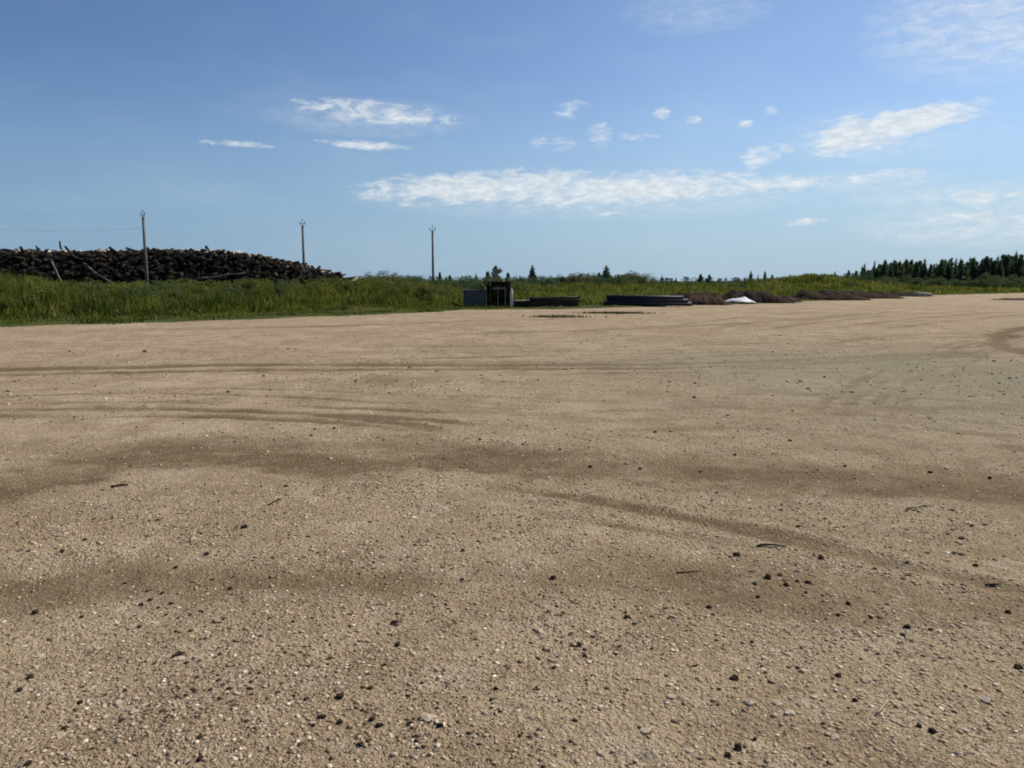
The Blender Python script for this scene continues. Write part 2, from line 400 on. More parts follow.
# ------------------------------------------------------------------ grass (nobody could count it)
def blades(n, xr, yr, hgt, wid, keep, name, colf, lean=.6, zf=land):
    x = rng.uniform(*xr, n); y = rng.uniform(*yr, n)
    k = keep(x, y); x, y = x[k], y[k]; n = len(x)
    z = zf(x, y) - .03
    cl = .5 * fbm(x * .55, y * .55, 21, 4) + .5 * sstep(fbm(x * 1.1, y * .8, 22, 3), .3, .7); h = hgt(x, y) * rng.uniform(.55, 1.25, n) * (.25 + 1.55 * cl)
    w = wid(x, y) * rng.uniform(.6, 1.3, n)
    an = rng.uniform(0, 2 * np.pi, n); la = rng.uniform(0, 2 * np.pi, n); ll = rng.uniform(.05, lean, n) * h
    ux, uy = np.cos(an) * w, np.sin(an) * w; lx, ly = np.cos(la) * ll + .1 * h, np.sin(la) * ll
    o = np.stack([x, y, z], 1); U = np.stack([ux, uy, 0 * ux], 1)
    m1 = np.stack([lx * .35, ly * .35, h * .55], 1); t = np.stack([lx, ly, h], 1)
    V = np.stack([o - U * .5, o + U * .5, o + m1 + U * .42, o + m1 - U * .42, o + t], 1).reshape(-1, 3)
    b = np.arange(n)[:, None] * 5
    c = np.repeat(colf(x, y, n), 5, 0)
    me = npmesh(name, V, [b + np.array([0, 1, 2, 3]), b + np.array([3, 2, 4])], {'col': c})
    o_ = link(name, me, M_GRASS); return o_
M_GRASS = mat('grass_blade', (1, 1, 1), .9, attr='col', transl=.45, spec=0)
def gcol(x, y, n):
    a = np.array([.088, .110, .018]); b = np.array([.185, .185, .036]); c = np.array([.21, .18, .07]); e = np.array([.030, .048, .011])
    f = sstep(fbm(x * .35, y * .35, 31, 4), .35, .65)[:, None]; C = a * (1 - f) + b * f
    g2 = sstep(fbm(x * .9, y * .9, 33, 3), .5, .72)[:, None] * .7; C = C * (1 - g2) + e * g2
    k = rng.random(n) < .07; C[k] = c
    return C * rng.uniform(.75, 1.25, (n, 1))
def near_h(x, y):
    d = edge_d(x, y); left = sstep(-x / np.maximum(y, 1), .5, .66)
    return .10 + (.50 + .40 * left) * sstep(d, 2.6, 6.5)
def keepL(x, y): return (edge_d(x, y) > -.1 + 2.0 * (fbm(x * .8, y * .8, 23, 3) - .5) - 1.2 * (rng.random(len(x)) < .05)) & (x < -.68 * 0 + 2) & (np.abs(x) < .80 * y + 4)
g1 = blades(330000, (-60, 0), (18, 78), near_h, lambda x, y: .03 + y * .0007, keepL, 'tall_grass', gcol)
tag(g1, 'tall rough green grass and weeds on the bank along the left side of the yard', 'grass', kind='stuff')
def far_h(x, y):
    d = edge_d(x, y); return .1 + .42 * sstep(d, 2.5, 7)
def keepR(x, y): return (edge_d(x, y) > -.3 + .9 * (fbm(x * 1.2, y * 1.2, 23, 2) - .5)) & (np.abs(x) < .78 * y + 4) & (y > 38)
def shelf_free(x, y): return keepR(x, y) & ~((edge_d(x, y) < 2.4) & (rng.random(len(x)) < .55))
g2 = blades(300000, (-5, 95), (38, 130), far_h, lambda x, y: .03 + y * .001, shelf_free, 'meadow_grass', gcol)
tag(g2, 'green meadow grass stretching behind the sheds and heaps to the far trees', 'grass', kind='stuff')
g3 = blades(90000, (-90, 170), (78, 260), lambda x, y: .5 + 0 * x, lambda x, y: .1 + y * .0012, lambda x, y: (np.abs(x) < .78 * y + 4) & (edge_d(x, y) > 3), 'far_meadow_grass', gcol)
tag(g3, 'distant strip of meadow grass in front of the far woods', 'grass', kind='stuff')

# ------------------------------------------------------------------ trees and bushes
def leafcloud(P, size, n_out=None, up=.5):
    """P (n,3) leaf centres, size (n,) -> random little quads"""
    n = len(P)
    a = rng.normal(size=(n, 3)); a[:, 2] *= up; a /= np.linalg.norm(a, axis=1)[:, None]
    b = rng.normal(size=(n, 3)); b -= (b * a).sum(1)[:, None] * a; b /= np.linalg.norm(b, axis=1)[:, None]
    s = size[:, None]
    V = np.stack([P - a * s, P + b * s * .55, P + a * s, P - b * s * .55], 1).reshape(-1, 3)
    return V, np.arange(n)[:, None] * 4 + np.arange(4)
def tone_attr(n, base, spread=.35, P=None):
    t = rng.uniform(1 - spread, 1 + spread, (n, 1)); C = np.array(base) * t
    C[:, 0] *= rng.uniform(.8, 1.3, n)
    return np.repeat(C, 4, 0)
M_LEAF = mat('foliage', (1, 1, 1), .7, attr='col', transl=.38, spec=0)
M_BARK = mat('tree_bark', (.10, .08, .06), .95, col2=(.05, .04, .03), scale=8, bump=.5)
M_BIRCH = mat('pale_tree_bark', (.30, .29, .26), .9, col2=(.12, .11, .10), scale=9, bump=.4)

def conifer_meshes(seed, h, wd, base, dense=1.0):
    rs = np.random.default_rng(seed); P = []; S = []
    bm = bmesh.new(); tube(bm, [(0, 0, -.4), (.03 * h * rs.normal() * .3, 0, h * .5), (0, 0, h * .97)], [.022 * h, .014 * h, .003 * h], 7)
    z = h * rs.uniform(.05, .14)
    while z < h * .985:
        f = 1 - z / h; rad = wd * (f ** .8) * rs.uniform(.75, 1.15) + .05
        nb = int(5 + 4 * f)
        for k in range(nb):
            an = rs.uniform(0, 6.283); L = rad * rs.uniform(.6, 1.15)
            if f < .8 and k < 3: tube(bm, [(0, 0, z), (math.cos(an) * L * .8, math.sin(an) * L * .8, z + L * .05)], [.005 * h * f + .004, .003], 4, False)
            m = max(4, int(14 * L * dense / max(.2, h * .05)))
            t = rs.uniform(.15, 1, m) ** .8
            p = np.stack([np.cos(an) * t * L, np.sin(an) * t * L, z + L * (.12 * t - .32 * t * t) + rs.normal(0, .012 * h, m)], 1)
            p[:, :2] += rs.normal(0, .015 * h, (m, 2)); P.append(p); S.append(np.full(m, .028 * h) * rs.uniform(.6, 1.3, m) * (.55 + .5 * f))
        z += h * rs.uniform(.028, .045)
    P.append(np.stack([rs.normal(0, .006 * h, 25), rs.normal(0, .006 * h, 25), rs.uniform(h * .9, h * 1.02, 25)], 1)); S.append(np.full(25, .016 * h))
    P = np.concatenate(P); S = np.concatenate(S); V, Fc = leafcloud(P, S)
    cm = npmesh('crown', V, [Fc], {'col': tone_attr(len(P), base)}); cm.materials.append(M_LEAF)
    tm = bmm('trunk', bm); tm.materials.append(M_BARK)
    return tm, cm
def leafy_meshes(seed, h, wd, base, low=.2, birch=False, n=2600, lobes=9):
    rs = np.random.default_rng(seed); bm = bmesh.new(); P = []; S = []
    top = (rs.normal(0, .04) * h, rs.normal(0, .04) * h, h * .85)
    tube(bm, [(0, 0, -.4), (top[0] * .4, top[1] * .4, h * .4), top], [.025 * h, .017 * h, .005 * h], 7)
    for k in range(lobes):
        zz = h * (low + (1 - low) * (k + .5) / lobes) * rs.uniform(.92, 1.04); f = (zz / h - low) / (1 - low)
        rr = wd * (math.sin(min(1, max(.08, f * .8 + .22)) * math.pi)) ** .7
        an = rs.uniform(0, 6.283); ce = np.array([math.cos(an) * rr * .55, math.sin(an) * rr * .55, min(zz, h * .92)])
        tube(bm, [(top[0] * .3, top[1] * .3, ce[2] * .65), (ce[0] * .5, ce[1] * .5, ce[2] * .85), tuple(ce)], [.011 * h, .007 * h, .003 * h], 5, False)
        m = int(n / lobes * rs.uniform(.6, 1.4)); u = rs.normal(size=(m, 3)); u /= np.linalg.norm(u, axis=1)[:, None]
        r = rs.uniform(.35, 1.05, m)[:, None] ** .6 * np.array([max(rr, .1 * h) * .62, max(rr, .1 * h) * .62, h * (1 - low) / lobes * rs.uniform(1.0, 1.7)])
        r *= (1 + .35 * np.sin(u[:, :1] * 5 + seed) * np.cos(u[:, 2:] * 6))
        P.append(ce + u * r); S.append(np.full(m, .026 * h) * rs.uniform(.55, 1.3, m))
    P = np.concatenate(P); S = np.concatenate(S); P[:, 2] = np.maximum(P[:, 2], .03 * h); V, Fc = leafcloud(P, S)
    cm = npmesh('crown', V, [Fc], {'col': tone_attr(len(P), base)}); cm.materials.append(M_LEAF)
    tm = bmm('trunk', bm); tm.materials.append(M_BIRCH if birch else M_BARK)
    return tm, cm
DG, MG, LG, YG, BG = (.074, .112, .060), (.064, .098, .044), (.085, .115, .044), (.098, .115, .045), (.065, .088, .062)
CON = [conifer_meshes(s, 10, w, c) for s, w, c in ((1, 1.5, DG), (2, 1.9, DG), (3, 1.25, (.070, .106, .056)), (4, 2.2, (.076, .116, .060)))]
PIN = [leafy_meshes(s, 10, 2.3, (.080, .120, .058), .30, n=2200, lobes=8) for s in (11, 12)]
BIR = [leafy_meshes(s, 10, 1.9, c, .18, True, n=2200, lobes=10) for s, c in ((21, MG), (22, LG), (23, BG))]
def bush_meshes(seed, base, n=4600, h=3.0, w=1.7):
    """a dome of many leaf clumps on a few stems from one stool"""
    rs = np.random.default_rng(seed); bm = bmesh.new(); P = []; S = []
    for k in range(34):
        an = rs.uniform(0, 6.283); t = rs.uniform(0, 1) ** .5; zz = rs.uniform(.05, .86) * (1 - .6 * t * t) * h * rs.uniform(.85, 1.0)
        ce = np.array([math.cos(an) * t * w, math.sin(an) * t * w, zz])
        if k % 4 == 0: tube(bm, [(ce[0] * .1, ce[1] * .1, -.2), (ce[0] * .5, ce[1] * .5, ce[2] * .55), tuple(ce)], [.05, .03, .012], 5, False)
        m = n // 34; u = rs.normal(size=(m, 3)); u /= np.linalg.norm(u, axis=1)[:, None]; r_ = rs.uniform(.2, .34) * h * .62
        P.append(ce + u * r_ * rs.uniform(.2, 1.12, (m, 1)) ** .5 * np.array([1, 1, .85])); S.append(np.full(m, .03 * h) * rs.uniform(.5, 1.25, m))
    P = np.concatenate(P); S = np.concatenate(S); P[:, 2] *= h / np.percentile(P[:, 2], 99.3); P[:, 2] = np.maximum(P[:, 2], .02 * h); V, Fc = leafcloud(P, S)
    cm = npmesh('crown', V, [Fc], {'col': tone_attr(len(P), base)}); cm.materials.append(M_LEAF)
    tm = bmm('trunk', bm); tm.materials.append(M_BARK)
    return tm, cm
BUS = [bush_meshes(s_, c) for s_, c in ((31, MG), (32, LG), (33, YG), (34, DG), (35, (.125, .140, .034)), (36, (.10, .122, .030)))]
def plant(name, ms, loc, h, h0, label, cat, group=None, sx=1.0):
    t = empty(name, loc, random.uniform(0, 6.28)); tag(t, label, cat, group)
    s = h / h0; t.scale = (s * sx, s * sx, s)
    for nm, me in zip(('trunk', 'crown'), ms):
        o = bpy.data.objects.new(nm, me); COL.objects.link(o); o.parent = t
    return t

# forest at right: three staggered rows of conifers with some birch
def top_of_wood(px): return np.interp(px, [845, 860, 880, 905, 930, 960, 985, 1024, 1100, 1250], [273, 267, 262, 260, 261, 259, 255, 252, 250, 248])
px = 846.0; i = 0
while px < 1190:
    for row in range(3):
        Y = 150 + row * 13 + random.uniform(-4, 4); p_ = px + random.uniform(-3, 3)
        top = top_of_wood(p_) + random.uniform(-2.5, 5) + (1.5 if row == 0 else 0)
        P = AT(p_, top, Y); z0 = Z(P[0], Y); h = P[2] - z0
        k = random.random()
        if k < .45: plant('spruce_tree', random.choice(CON), (P[0], Y, z0), h, 10, 'dark narrow spruce standing in the wood beyond the right end of the yard', 'tree', 'spruces of the wood at right', random.uniform(1.0, 1.5))
        elif k < .70: plant('pine_tree', random.choice(PIN), (P[0], Y, z0), h * .95, 10, 'round-topped dark pine growing among the spruces of the right-hand wood', 'tree', 'pines of the wood at right', random.uniform(.8, 1.1))
        else: plant('birch_tree', random.choice(BIR), (P[0], Y, z0), h * .9, 10, 'pale-stemmed lighter birch mixed into the dark wood at right', 'tree', 'birches of the wood at right', random.uniform(.8, 1.1))
    px += random.uniform(4.2, 6.2)
px = 850
while px < 1180:                          # scrub at the foot of the wood
    Y = random.uniform(118, 140); h = random.uniform(1.2, 2.3) * (1.25 if px > 985 else 1)
    P = AT(px, 285, Y); plant('willow_bush', random.choice(BUS[:3]), (P[0], Y, Z(P[0], Y)), h, 3, 'low pale green willow bush at the foot of the dark wood', 'bush', 'willow bushes below the wood', random.uniform(1.1, 1.7))
    px += random.uniform(3.2, 6.5)

# single far trees along the horizon
SINGLE = [  # px, top, Y, kind, width factor, label
    (440, 272.5, 150, 'b', .9, 'small leafy tree showing just right of the third utility pole'), (450, 275.5, 160, 'b', 1.1, 'short bushy tree second to the right of the third utility pole'),
    (476, 273.5, 170, 'c', 1.2, 'slim spruce rising over the grey metal box'), (497, 265.5, 160, 'p', 1.2, 'tall round pine rising over the dark open shelter'),
    (488, 272, 150, 'b', 1.3, 'leafy tree left of the tall pine over the shelter'), (508, 273, 165, 'b', 1.2, 'leafy tree right of the tall pine over the shelter'), (520, 275, 180, 'c', 1.3, 'short spruce above the left end of the sleeper stack'),
    (532.5, 265, 175, 'c', 1.7, 'tall pointed spruce standing alone above the sleeper stack'), (551, 276.5, 190, 'c', 1.5, 'tiny spruce above the middle of the sleeper stack'),
    (564, 277.5, 190, 'b', 1.4, 'low leafy tree above the right half of the sleeper stack'), (580, 273.5, 200, 'p', 1.3, 'dark round pine above the right end of the sleeper stack'), (588, 272.5, 195, 'c', 1.4, 'narrow spruce touching the dark round pine'),
    (606.5, 265.5, 190, 'c', 2.2, 'tallest broad spruce above the left end of the black pipes'), (599, 273, 185, 'b', 1.3, 'leafy tree leaning on the left of the broad tall spruce'),
    (618, 275, 190, 'b', 1.3, 'small leafy tree right of the broad tall spruce'), (629, 275.5, 200, 'g', 1.6, 'wide greyish leafy tree second right of the broad tall spruce'), (637, 278, 205, 'g', 1.3, 'short greyish leafy tree third right of the broad tall spruce'),
    (662, 275.5, 240, 'g', .8, 'faint grey lone sapling above the black pipes'), (676, 278, 230, 'g', 1.2, 'faint low tree right of the grey sapling'),
    (701, 274.5, 150, 'b', 1.5, 'dark round tree, left of a touching pair above the brown soil'), (709, 275, 150, 'b', 1.5, 'dark round tree, right of a touching pair above the brown soil'),
    (751, 271, 175, 'c', 1.5, 'dark pointed spruce above the white sheet'), (758, 274.5, 180, 'c', 1.1, 'thin spruce just right of the dark pointed spruce above the white sheet'), (765, 272, 185, 'g', 1.0, 'greyish birch above the right end of the dark heap'),
    (772, 275, 190, 'b', 1.2, 'low leafy tree on the left shoulder of the grassy mound'), (835, 271.5, 170, 'c', 1.3, 'small spruce on the right shoulder of the grassy mound'), (800, 275.5, 200, 'g', .5, 'faint thin sapling on top of the grassy mound')]
for (px, top, Y, k, sx, lab) in SINGLE:
    P = AT(px, top, Y); z0 = Z(P[0], Y)
    ms = {'b': BIR[0], 'c': CON[3] if sx > 1.25 else random.choice(CON), 'p': PIN[0], 'g': BIR[2]}[k]
    nm = {'b': 'leafy_tree', 'c': 'spruce_tree', 'p': 'pine_tree', 'g': 'birch_tree'}[k]
    plant(nm, ms, (P[0], Y, z0), P[2] - z0, 10, lab, 'tree', 'far trees along the horizon', sx)

# bushes on the bank and along the meadow
BUSH = [(384, 271.5, 62, 2, 1.15, 'big round willow bush on the bank right of the log heap'), (372, 277, 60, 2, 1.2, 'lower willow bush leaning on the left of the big round one'), (397, 277, 62, 1, 1.2, 'lower bush leaning on the right of the big round willow'),
        (416, 276.5, 66, 1, 1.2, 'low bush just left of the third utility pole'), (430, 277.5, 70, 0, 1.4, 'low bush at the foot of the third utility pole'), (405, 279, 60, 2, 1.2, 'small bush halfway between the big willow and the third pole'),
        (352, 281, 64, 2, 1.3, 'low bush hiding the right end of the log heap'), (362, 279.5, 74, 0, 1.3, 'dark low bush right of the end of the log heap'), (450, 279, 62, 1, 1.5, 'broad low bush left of the grey metal box'),
        (467, 280.5, 66, 0, 1.4, 'dark bush behind the grey metal box'), (480, 281, 60, 3, 1.3, 'very dark bush between the grey box and the shelter'), (520, 282, 64, 2, 1.4, 'pale bush right of the dark shelter')]
for (px, top, Y, v, sx, lab) in BUSH:
    P = AT(px, top, Y); z0 = Z(P[0], Y)
    plant('willow_bush', BUS[v], (P[0], Y, z0), P[2] - z0, 3, lab, 'bush', 'bushes on the bank', sx)
px = 330
while px < 860:
    if 772 < px < 846: px += 75
    Y = random.uniform(95, 135); P = AT(px, 283, Y); h = random.uniform(1.2, 2.2) if px < 645 else random.uniform(.6, 1.2)
    plant('scrub_bush', BUS[random.choice((0, 0, 3, 1, 2))], (P[0], Y, Z(P[0], Y)), h, 3, 'small round scrub bush dotted over the far side of the meadow', 'bush', 'scrub dotted over the meadow', random.uniform(1.2, 2.2))
    px += random.uniform(3, 8)

for k in range(130):
    px = random.uniform(-10, 455); Y = float(np.interp(px, [0, 455], [29, 47])) + random.uniform(2.5, 9); P = AT(px, 290, Y)
    if edge_d(np.array([P[0]]), np.array([Y]))[0] < 2.2: continue
    plant('weed_clump', BUS[random.choice((4, 4, 5, 1))], (P[0], Y, Z(P[0], Y) - .05), random.uniform(.8, 1.35), 3, 'leafy clump of tall weeds standing in the grass of the left bank', 'weeds', 'weed clumps on the left bank', random.uniform(.9, 1.6))
# far wood: one band at the horizon
P = []; S = []
for a in np.arange(-560, 800, 2.2):
    h = 3.0 + 2.2 * vnoise(np.array([a * .05]), np.array([1.0]), 3)[0] + random.uniform(-.8, .9); yy = 600 + random.uniform(-25, 25) + abs(a) * .05
    m = 60; zz = rng.uniform(-.4, h, m); wq = 2.4 * (1.05 - zz / (h * 1.1)).clip(.1) ** .5
    P.append(np.stack([a + rng.normal(0, 1, m) * wq * .6, yy + rng.normal(0, 1, m) * wq, zz], 1)); S.append(rng.uniform(.3, .7, m))
P = np.concatenate(P); S = np.concatenate(S); V, Fc = leafcloud(P, S)
fw = link('far_wood', npmesh('far_wood', V, [Fc], {'col': tone_attr(len(P), (.028, .046, .034), .25)}), M_LEAF)
tag(fw, 'thin dark line of distant woodland along the horizon', 'woodland', kind='stuff')

# ------------------------------------------------------------------ log heap at left
M_LBARK = mat('log_bark', (.038, .028, .020), .95, col2=(.010, .008, .006), scale=3, bump=.8, bscale=14)
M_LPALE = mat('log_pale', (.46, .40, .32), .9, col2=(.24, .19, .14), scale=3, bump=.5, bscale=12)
M_LGREY = mat('log_weathered', (.17, .145, .115), .9, col2=(.06, .05, .04), scale=3, bump=.5, bscale=12)
M_LPEND = mat('log_pale_end', (.56, .48, .36), .9, col2=(.36, .29, .20), scale=9, bump=.3)
M_LEND = mat('log_cut_end', (.10, .075, .05), .9, col2=(.03, .022, .016), scale=9, bump=.3)
def log_mesh(seed, L, r, body):
    random.seed(seed); bm = bmesh.new()
    pts = [(random.uniform(-.06, .06), L * (t - .5), random.uniform(-.06, .06)) for t in np.linspace(0, 1, 6)]
    fs, caps = tube(bm, pts, [r * random.uniform(.9, 1.12) * (1.12 - .24 * t) for t in np.linspace(0, 1, 6)], 10, True, .05)
    for _ in range(3):                       # branch stubs
        t = random.uniform(.15, .85); an = random.uniform(0, 6.28); b = Vector((0, L * (t - .5), 0)); u = Vector((math.cos(an), .4, math.sin(an)))
        tube(bm, [b + u * r * .6, b + u * (r + random.uniform(.08, .25))], [.035, .02], 5)
    for c in caps: c.material_index = 1
    me = bmm('log', bm); me.materials.append(body); me.materials.append(M_LPEND if body is M_LPALE else M_LEND); return me
LOGD = [log_mesh(50 + k, 3.6, .115 + .025 * (k % 3), M_LBARK) for k in range(5)]
LOGP = [log_mesh(60 + k, 3.0, .115 + .025 * (k % 2), M_LPALE) for k in range(4)]
random.seed(99)
LH_PX = [-220, -60, 0, 60, 110, 160, 215, 240, 275, 305, 335, 368]; LH_PY = [262, 252, 251, 252, 252, 250, 251, 254, 261, 267, 277, 287]
YF = 80.0
LX = np.array([AT(p, 281, YF + 5)[0] for p in LH_PX]); LZ = np.array([AT(281, p, YF + 5)[2] for p in LH_PY])
def heap_top(x): return float(np.interp(x, LX, LZ))
def heap_z(x, y):                             # cross-section: foot at YF, crest at YF+5..9
    t = heap_top(x) - .45; b = -.05
    f = min(1, max(0, (y - YF) / 4.2)); g = min(1, max(0, (YF + 15 - y) / 5))
    return b + (t - b) * min(f, g) ** .75
def log_matrix(x, y, z, steep, sp=.26):
    yaw = random.gauss(.15, .7); pit = random.gauss(steep, sp); rol = random.uniform(0, 6.28)
    s = random.uniform(.8, 1.3)
    return Matrix.Translation((x, y, z)) @ Matrix.Rotation(yaw, 4, 'Z') @ Matrix.Rotation(pit, 4, 'X') @ Matrix.Rotation(rol, 4, 'Y') @ Matrix.Diagonal((s, random.uniform(.7, 1.3), s, 1))
spots = []
xx = LX[0] + 1
while xx < LX[-1] - .6:
    n = int(max(3, (heap_top(xx)) / .21))
    for k in range(n):
        f = (k + random.random()) / n; y_ = YF + 4.6 * f + 1.0
        spots.append((xx + random.uniform(-.3, .3), y_, heap_z(xx, y_) + random.uniform(-.05, .18), f))
    xx += .30
# crest logs
crest = [(random.uniform(LX[1], LX[-1] - 1), YF + random.uniform(5, 8)) for _ in range(190)]
vis = [s for s in spots if -56 < s[0]]
random.shuffle(vis)
single = set(id(s) for s in vis[:200])
bmS = bmesh.new()
meS_all = []
def bake(me, M):
    meS_all.append((me, M))
for s in spots:
    M = log_matrix(s[0], s[1], s[2], .25 * (1 - s[3]), .26 if s[3] < .6 else .1); me = random.choice(LOGD)
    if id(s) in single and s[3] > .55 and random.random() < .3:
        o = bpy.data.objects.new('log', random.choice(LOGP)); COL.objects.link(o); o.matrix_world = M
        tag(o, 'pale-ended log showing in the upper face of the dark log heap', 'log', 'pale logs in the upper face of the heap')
    elif id(s) in single:
        o = bpy.data.objects.new('log', me); COL.objects.link(o); o.matrix_world = M
        tag(o, 'dark barked log piled in the shaded face of the big log heap', 'log', 'dark logs in the face of the heap')
    else: bake(me, M)
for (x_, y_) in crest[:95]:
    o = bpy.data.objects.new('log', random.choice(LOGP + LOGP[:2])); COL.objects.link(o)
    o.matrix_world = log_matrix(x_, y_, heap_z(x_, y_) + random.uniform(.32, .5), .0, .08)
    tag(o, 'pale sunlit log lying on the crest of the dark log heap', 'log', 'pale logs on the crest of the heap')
for (x_, y_) in crest[95:]:
    bake(random.choice(LOGD), log_matrix(x_, y_, heap_z(x_, y_) + random.uniform(.1, .35), .0, .09))
# the rest of the heap: one mass of logs and bark
Vs, Fs, Ms, off = [], [], [], 0
for me, M in meS_all:
    a = np.empty(len(me.vertices) * 3, np.float32); me.vertices.foreach_get('co', a); a = a.reshape(-1, 3)
    m3 = np.array(M); a = a @ m3[:3, :3].T + m3[:3, 3]
    Vs.append(a)
    for p in me.polygons: Fs.append([off + v for v in p.vertices]); Ms.append(p.material_index)
    off += len(a)
gx = np.linspace(LX[0], LX[-1], 150); gy = np.linspace(YF - .2, YF + 16, 40)
cv = [(a, b, heap_z(a, b) - .25 + random.uniform(-.15, .15)) for a in gx for b in gy]
for i in range(149):
    for j in range(39):
        k = off + i * 40 + j; Fs.append([k, k + 40, k + 41, k + 1]); Ms.append(0)
Vs.append(np.array(cv, np.float32))
me = bpy.data.meshes.new('log_heap'); me.from_pydata(np.concatenate(Vs).tolist(), [], Fs); me.polygons.foreach_set('material_index', Ms)
lh = link('log_heap', me); me.materials.append(M_LBARK); me.materials.append(M_LEND)
tag(lh, 'mass of dark logs and bark making up the long heap behind the grass bank', 'log heap', kind='stuff')
# single long stems
def stem(a, b, r, m_, label, name='long_log', kink=.1):
    a, b = Vector(a), Vector(b); bm = bmesh.new(); n = 7
    pts = [a.lerp(b, t) + Vector((random.uniform(-kink, kink), 0, random.uniform(-kink, kink))) * math.sin(t * math.pi) for t in np.linspace(0, 1, n)]
    fs, caps = tube(bm, pts, [r * (1.1 - .5 * t) for t in np.linspace(0, 1, n)], 9, True, .05)
    for c in caps: c.material_index = 1
    o = link(name, bmm(name, bm)); o.data.materials.append(m_); o.data.materials.append(M_LEND); tag(o, label, 'log'); return o
stem(AT(84, 264, 81.2), AT(124, 293, 77.2), .13, M_LGREY, 'long pale trunk slanting down the face of the log heap')
stem(AT(52, 262, 80.8), AT(64, 290, 77.4), .10, M_LGREY, 'shorter weathered trunk leaning on the heap left of the long pale one')
stem(AT(63, 256, 86), AT(59.5, 241, 86), .13, M_LBARK, 'broken stem sticking straight up from the crest of the heap')
stem(AT(42, 256, 86), AT(36, 246, 86), .15, M_LBARK, 'short dark stump poking up near the left end of the heap')
stem(AT(196, 279, 79.0), AT(246, 273, 79.8), .10, M_LGREY, 'weathered grey trunk lying level across the right part of the heap')

# ------------------------------------------------------------------ utility poles and wires
M_POLE = mat('weathered_pole', (.15, .145, .135), .9, col2=(.09, .086, .08), scale=2.5, bump=.3)
M_IRON = mat('dark_iron', (.10, .10, .10), .6, metal=.4)
M_PORC = mat('glazed_porcelain', (.45, .45, .43), .25, spec=.5)
M_WIRE = mat('aluminium_wire', (.20, .20, .20), .5, metal=.5)
PH = 8.45
pole_xy = []
for px, top in ((143, 217), (302.5, 225.5), (432.5, 231)):
    Y = 77.0 * (281 - 217) / (281 - top); P = AT(px, top, Y); pole_xy.append((P[0], Y, P[2]))
pass
ldir = Vector((pole_xy[2][0] - pole_xy[0][0], pole_xy[2][1] - pole_xy[0][1], 0)).normalized(); lrz = math.atan2(ldir.y, ldir.x) + math.pi / 2
def pole_parts():
    bm = bmesh.new(); tube(bm, [(0, 0, -PH - .8), (0, 0, -PH * .5), (0, 0, 0)], [.17, .145, .12], 12)
    yield 'post', bmm('post', bm), M_POLE
    bm = bmesh.new(); box(bm, (0, 0, -.28), (.12, .1, .3))
    for s in (-1, 1):
        tube(bm, [(0, 0, -.25), (s * .62, 0, .22)], [.035, .03], 6)
    tube(bm, [(-.62, 0, .2), (.62, 0, .2)], [.02, .02], 6)
    tube(bm, [(0, 0, -.1), (0, 0, .5)], [.025, .02], 6)
    yield 'crossarm', bmm('crossarm', bm), M_IRON
    for s, zz in ((-.62, .22), (.62, .22), (0, .5)):
        bm = bmesh.new(); tube(bm, [(s, 0, zz), (s, 0, zz + .08), (s, 0, zz + .1), (s, 0, zz + .17), (s, 0, zz + .2), (s, 0, zz + .26)], [.04, .04, .08, .05, .075, .03], 10)
        yield 'insulator', bmm('insulator', bm), M_PORC
pm = list(pole_parts())
labs = ['first utility pole, standing before the middle of the log heap', 'second utility pole, beside the low right end of the log heap', 'third utility pole, over the bushes right of the log heap']
for (x_, y_, zt), lab in zip(pole_xy, labs):
    t = empty('utility_pole', (x_, y_, zt), lrz); tag(t, lab, 'utility pole', 'utility poles in a row')
    for nm, me, m_ in pm: link(nm, me, m_, t)
step = Vector(pole_xy[0]) - Vector(pole_xy[1])
pts_ = [Vector(pole_xy[0]) + step * 1.05 + Vector((-4, -6, 0))] + [Vector(p) for p in pole_xy]
x_, y_, zt = pts_[0]; t = empty('utility_pole', (x_, y_, pole_xy[0][2]), lrz); tag(t, 'utility pole carrying the wires beyond the left edge of the view', 'utility pole', 'utility poles in a row')
for nm, me, m_ in pm: link(nm, me, m_, t)
pts_[0].z = pole_xy[0][2]
for off, zz, rad, lab in ((.16, -1.05, .009, 'sagging cable strung along the utility poles below their crossarms'), (-.62, .47, .0025, 'hair-thin wire strung over the left tips of the crossarms'), (.62, .47, .0025, 'hair-thin wire strung over the right tips of the crossarms')):
    bm = bmesh.new(); o_ = Vector((math.cos(lrz), math.sin(lrz), 0)) * off + Vector((0, 0, zz))
    for a, b, sag in zip(pts_[:-1], pts_[1:], (.75, .45, .4)):
        a2, b2 = a + o_, b + o_
        rr_ = rad if a is pts_[0] else rad * .4
        tube(bm, [a2.lerp(b2, t) - Vector((0, 0, 4 * sag * t * (1 - t))) for t in np.linspace(0, 1, 15)], [rr_] * 15, 5, False)
    tag(link('power_line', bmm('power_line', bm), M_WIRE), lab, 'wire', 'wires on the utility poles')

# ------------------------------------------------------------------ things along the far edge of the yard
M_GREY = mat('grey_painted_steel', (.085, .085, .088), .7, col2=(.062, .062, .065), scale=3, bump=.15)
M_DGREY = mat('dark_steel', (.05, .052, .055), .6, col2=(.035, .035, .035), scale=4)
M_DWOOD = mat('tarred_wood', (.018, .015, .013), .9, col2=(.034, .028, .022), scale=5, bump=.6, bscale=18)
M_PWOOD = mat('pale_bare_wood', (.34, .31, .25), .85, col2=(.22, .195, .155), scale=6, bump=.4)
M_WHITE = mat('white_paint', (.62, .62, .58), .7, col2=(.45, .44, .40), scale=5, bump=.2)
def part(name, m_, parent, *boxes, bev=.01):
    bm = bmesh.new()
    for b in boxes: box(bm, *b, bev=bev)
    return link(name, bmm(name, bm), m_, parent)

def px_at(Y): return Y / F
